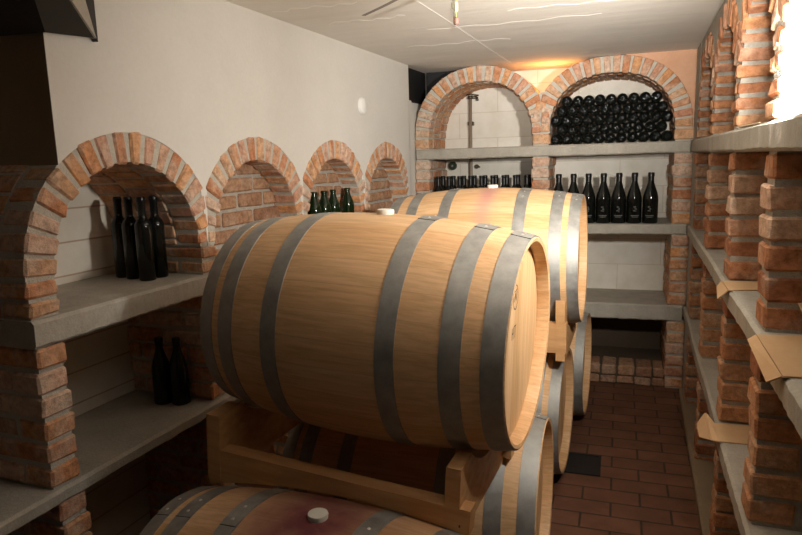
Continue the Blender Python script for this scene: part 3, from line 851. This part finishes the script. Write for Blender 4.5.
# white cap on the left wall
p = map_left(3.643, 1.967, .003)
r = empty('vent_cap', p, (0, 0, math.atan(LA)*-1)); tag(r, 'small round white cap high on the left plaster wall', 'cap')
mb = MB(); mb.lathe([(.0001,.022),(.036,.021),(.045,.015),(.047,.006),(.047,0)], 28, 0, 'x'); mb.build('cover', M['white_plastic'], r, True, 40)
mb = MB(); mb.lathe([(.050,0),(.050,.005),(.046,.006)], 28, 0, 'x'); mb.build('rim', M['white_plastic'], r, True, 40)
# hanging cable
r = empty('hanging_cable', (-.607, 2.50, CEIL)); tag(r, 'loose cable end with a connector hanging from the ceiling', 'cable')
mb = MB(); mb.tube([(0,0,0),(.002,0,-.03),(.003,0,-.075),(.002,0,-.10),(.003,0,-.125)], .0033, 8); mb.build('green_wire', M['cable'], r)
mb = MB(); mb.tube([(-.008,0,0),(-.008,0,-.05),(-.007,.002,-.085),(-.004,.003,-.13)], .0032, 8); mb.build('grey_wire', M['cable_grey'], r)
mb = MB(); mb.box(-.004,.012,-.006,.006,-.060,-.030,0,.002); mb.box(-.001,.010,-.006,.006,-.105,-.070,0,.002); mb.build('terminal_block', M['terminal'], r)
mb = MB(); mb.box(-.014,-.005,-.005,.005,-.092,-.070,0,.002); mb.build('wire_clip', M['cable_grey'], r)
mb = MB(); mb.box(-.007,.000,-.006,.006,-.152,-.122,0,.002); mb.build('brown_connector', M['terminal_brown'], r)
mb = MB(); mb.box(.0005,.011,-.006,.006,-.150,-.128,0,.002); mb.build('pink_connector', M['terminal_red'], r)
# unlit gap in the back left corner, its darkness painted as black sheets
mb = MB()
mb.box(4.456, 4.93, 2.062, CEIL, .045, .060, 0, fn=map_left)
q = [p for p in QB1 if p[0] < b1-.03 and p[1] > 2.0]
q = q + [(q[-1][0], CEIL), (q[0][0], CEIL)]
mb.prism(q, .20, .215, lambda a, b, t: map_back(a, b, t), 0)
o = mb.build('corner_void', M['black']); tag(o, 'unlit gap at the top left back corner, black sheets beside the left back arch', 'panel')
# dark box below the ceiling at the near left
r = empty('ceiling_box', (-1.60, 1.35, 2.05)); tag(r, 'black box with a dark grey underside under the ceiling at the top left edge', 'box')
def W(p): return Vector(p)-Vector((-1.60, 1.35, 2.05))
U = [W(p) for p in ((-2.4,1.46,2.045), (-1.553,1.487,2.030), (-1.540,1.662,2.041), (-1.315,1.18,2.251), (-2.4,1.10,2.251))]
mb = MB(); vs = U+[v+Vector((0,0,.02)) for v in U]
mb.add(vs, [(0,1,4),(1,2,3),(1,3,4),(5,9,6),(6,8,7),(6,9,8)]+[(i, (i+1) % 5, 5+(i+1) % 5, 5+i) for i in range(5)], 0); mb.build('bottom_panel', M['darkgrey'], r)
def side(y, z): return W((-1.536+(1.662-y)*.4668, y, z))
def plate(name, pts, mat):
    mb = MB(); n = len(pts); vs = [side(*p) for p in pts]; vs += [v+Vector((-.016,-.006,0)) for v in vs]
    mb.add(vs, [tuple(range(n)), tuple(range(n, 2*n))[::-1]]+[(i, (i+1) % n, n+(i+1) % n, n+i) for i in range(n)], 0); mb.build(name, mat, r)
plate('side_panel', [(1.660,2.040),(1.18,2.251),(1.18,CEIL),(1.508,CEIL)], M['concrete'])
plate('corner_board', [(1.672,2.032),(1.661,2.040),(1.508,CEIL),(1.672,CEIL)], M['black'])
# floor drain
r = empty('floor_drain', (-.155, 3.37, 0)); tag(r, 'small dark square drain in the brick floor beside the barrels', 'drain')
mb = MB()
for x0, x1, y0, y1 in ((-.10,.10,-.12,-.105),(-.10,.10,.105,.12),(-.10,-.085,-.105,.105),(.085,.10,-.105,.105)): mb.box(x0,x1,y0,y1,0,.006,0)
mb.build('frame', M['pit'], r)
mb = MB(); mb.box(-.085,.085,-.105,.105,.0005,.002,0); mb.build('pit', M['pit'], r)
# cardboard pieces
def sheet(name, polys, label, mat, th=.004, group=None):
    """polys: lists of 3D points; each a folded panel of one sheet"""
    mb = MB()
    for P in polys:
        P = [Vector(p) for p in P]; n = (P[1]-P[0]).cross(P[2]-P[1]).normalized()
        if n.z < 0: P = P[::-1]; n = -n
        k = len(P); vs = P+[p+n*th for p in P]
        mb.add(vs, [tuple(range(k))[::-1], tuple(range(k, 2*k))]+[(i, (i+1) % k, k+(i+1) % k, k+i) for i in range(k)], 0)
    o = mb.build(name, mat); tag(o, label, 'cardboard', group); return o
z = BM_+.001
sheet('cardboard_piece', [[(.368,2.43,z),(.50,2.46,z),(.50,2.612,z),(.373,2.608,z)], [(.368,2.43,z),(.373,2.608,z),(.356,2.60,z-.02),(.340,2.45,z-.035)]],
      'flat piece of cardboard on the middle right shelf, before the second pillar', M['card'], group='cardboard pieces')
sheet('cardboard_piece', [[(.341,1.50,z),(.62,1.52,z),(.62,1.868,z),(.351,1.84,z)], [(.341,1.50,z),(.351,1.84,z),(.330,1.83,z-.012),(.316,1.52,z-.022)]],
      'large flat piece of cardboard at the near end of the middle right shelf', M['card'], group='cardboard pieces')
sheet('cardboard_flap', [[(.46,1.70,z+.006),(.60,1.70,z+.006),(.60,1.86,z+.09),(.445,1.86,z+.085)]],
      'raised cardboard flap against the nearest right pillar', M['card'], group='cardboard pieces')
z = BL+.001
sheet('cardboard_piece', [[(.367,2.44,z),(.56,2.44,z),(.56,2.612,z),(.372,2.612,z)], [(.367,2.44,z),(.372,2.612,z),(.352,2.70,z+.006),(.345,2.46,z-.006)], [(.352,2.70,z+.006),(.345,2.46,z-.006),(.318,2.56,z-.04),(.322,2.68,z-.035)]],
      'bent piece of cardboard hanging over the lowest right shelf edge', M['card'], group='cardboard pieces')
z = BU+.001
sheet('wood_strip', [[(.372,2.10,z),(.40,2.12,z),(.43,2.60,z+.004),(.385,2.58,z+.004)]], 'thin pale strip on the top right shelf, in front of the second pillar', M['paper'], .004)

# ------------------------------------------------------------------ light
def point(name, loc, e, c, rad_):
    l = bpy.data.lights.new(name, 'POINT'); l.energy = e; l.color = c; l.shadow_soft_size = rad_
    o = bpy.data.objects.new(name, l); o.location = loc; col.objects.link(o); return o
def spot(name, loc, aim, e, c, rad_, ang, blend):
    l = bpy.data.lights.new(name, 'SPOT'); l.energy = e; l.color = c; l.shadow_soft_size = rad_; l.spot_size = math.radians(ang); l.spot_blend = blend
    o = bpy.data.objects.new(name, l); o.location = loc; col.objects.link(o)
    o.rotation_euler = (Vector(aim)-Vector(loc)).to_track_quat('-Z', 'Y').to_euler(); return o
LAMP = (.385, 1.65, 1.83)
spot('work_lamp', LAMP, (-.85, 4.3, 1.50), 118, (1.0,.95,.87), .06, 170, 1.0)
spot('back_fill_spot', LAMP, (-.68, 4.7, 1.85), 155, (1.0,.95,.87), .06, 84, 1.0)  # extra narrow spot added at the lamp position to brighten the back wall
spot('camera_flash', (.05, .0, 1.75), (-.1, 3.0, 2.66), 520, (1.0,.95,.87), .04, 46, 1.0)
point('warm_lamp', (-.47, BY+.20, 2.160), 3.0, (1.0,.47,.12), .03)
w = bpy.data.worlds.new('World'); sc.world = w; w.use_nodes = True
w.node_tree.nodes['Background'].inputs[0].default_value = (1,.9,.8,1); w.node_tree.nodes['Background'].inputs[1].default_value = .018

# ------------------------------------------------------------------ camera
F, yaw, pitch, roll = 642.106, .32934, .16589, -.02865
f = Vector((-math.sin(yaw)*math.cos(pitch), math.cos(yaw)*math.cos(pitch), -math.sin(pitch)))
rt = Vector((math.cos(yaw), math.sin(yaw), 0)); up = rt.cross(f)
r2 = rt*math.cos(roll)+up*math.sin(roll); u2 = up*math.cos(roll)-rt*math.sin(roll)
cd = bpy.data.cameras.new('camera'); cam = bpy.data.objects.new('camera', cd); col.objects.link(cam)
cam.matrix_world = Matrix(((r2.x,u2.x,-f.x,0),(r2.y,u2.y,-f.y,0),(r2.z,u2.z,-f.z,CAM_H),(0,0,0,1)))
cd.sensor_width = 36; cd.lens = F/802*36; cd.clip_start = .02
sc.camera = cam
sc.view_settings.view_transform = 'Standard'; sc.view_settings.look = 'None'
sc.view_settings.exposure = 0; sc.view_settings.gamma = 1; sc.view_settings.use_curve_mapping = False
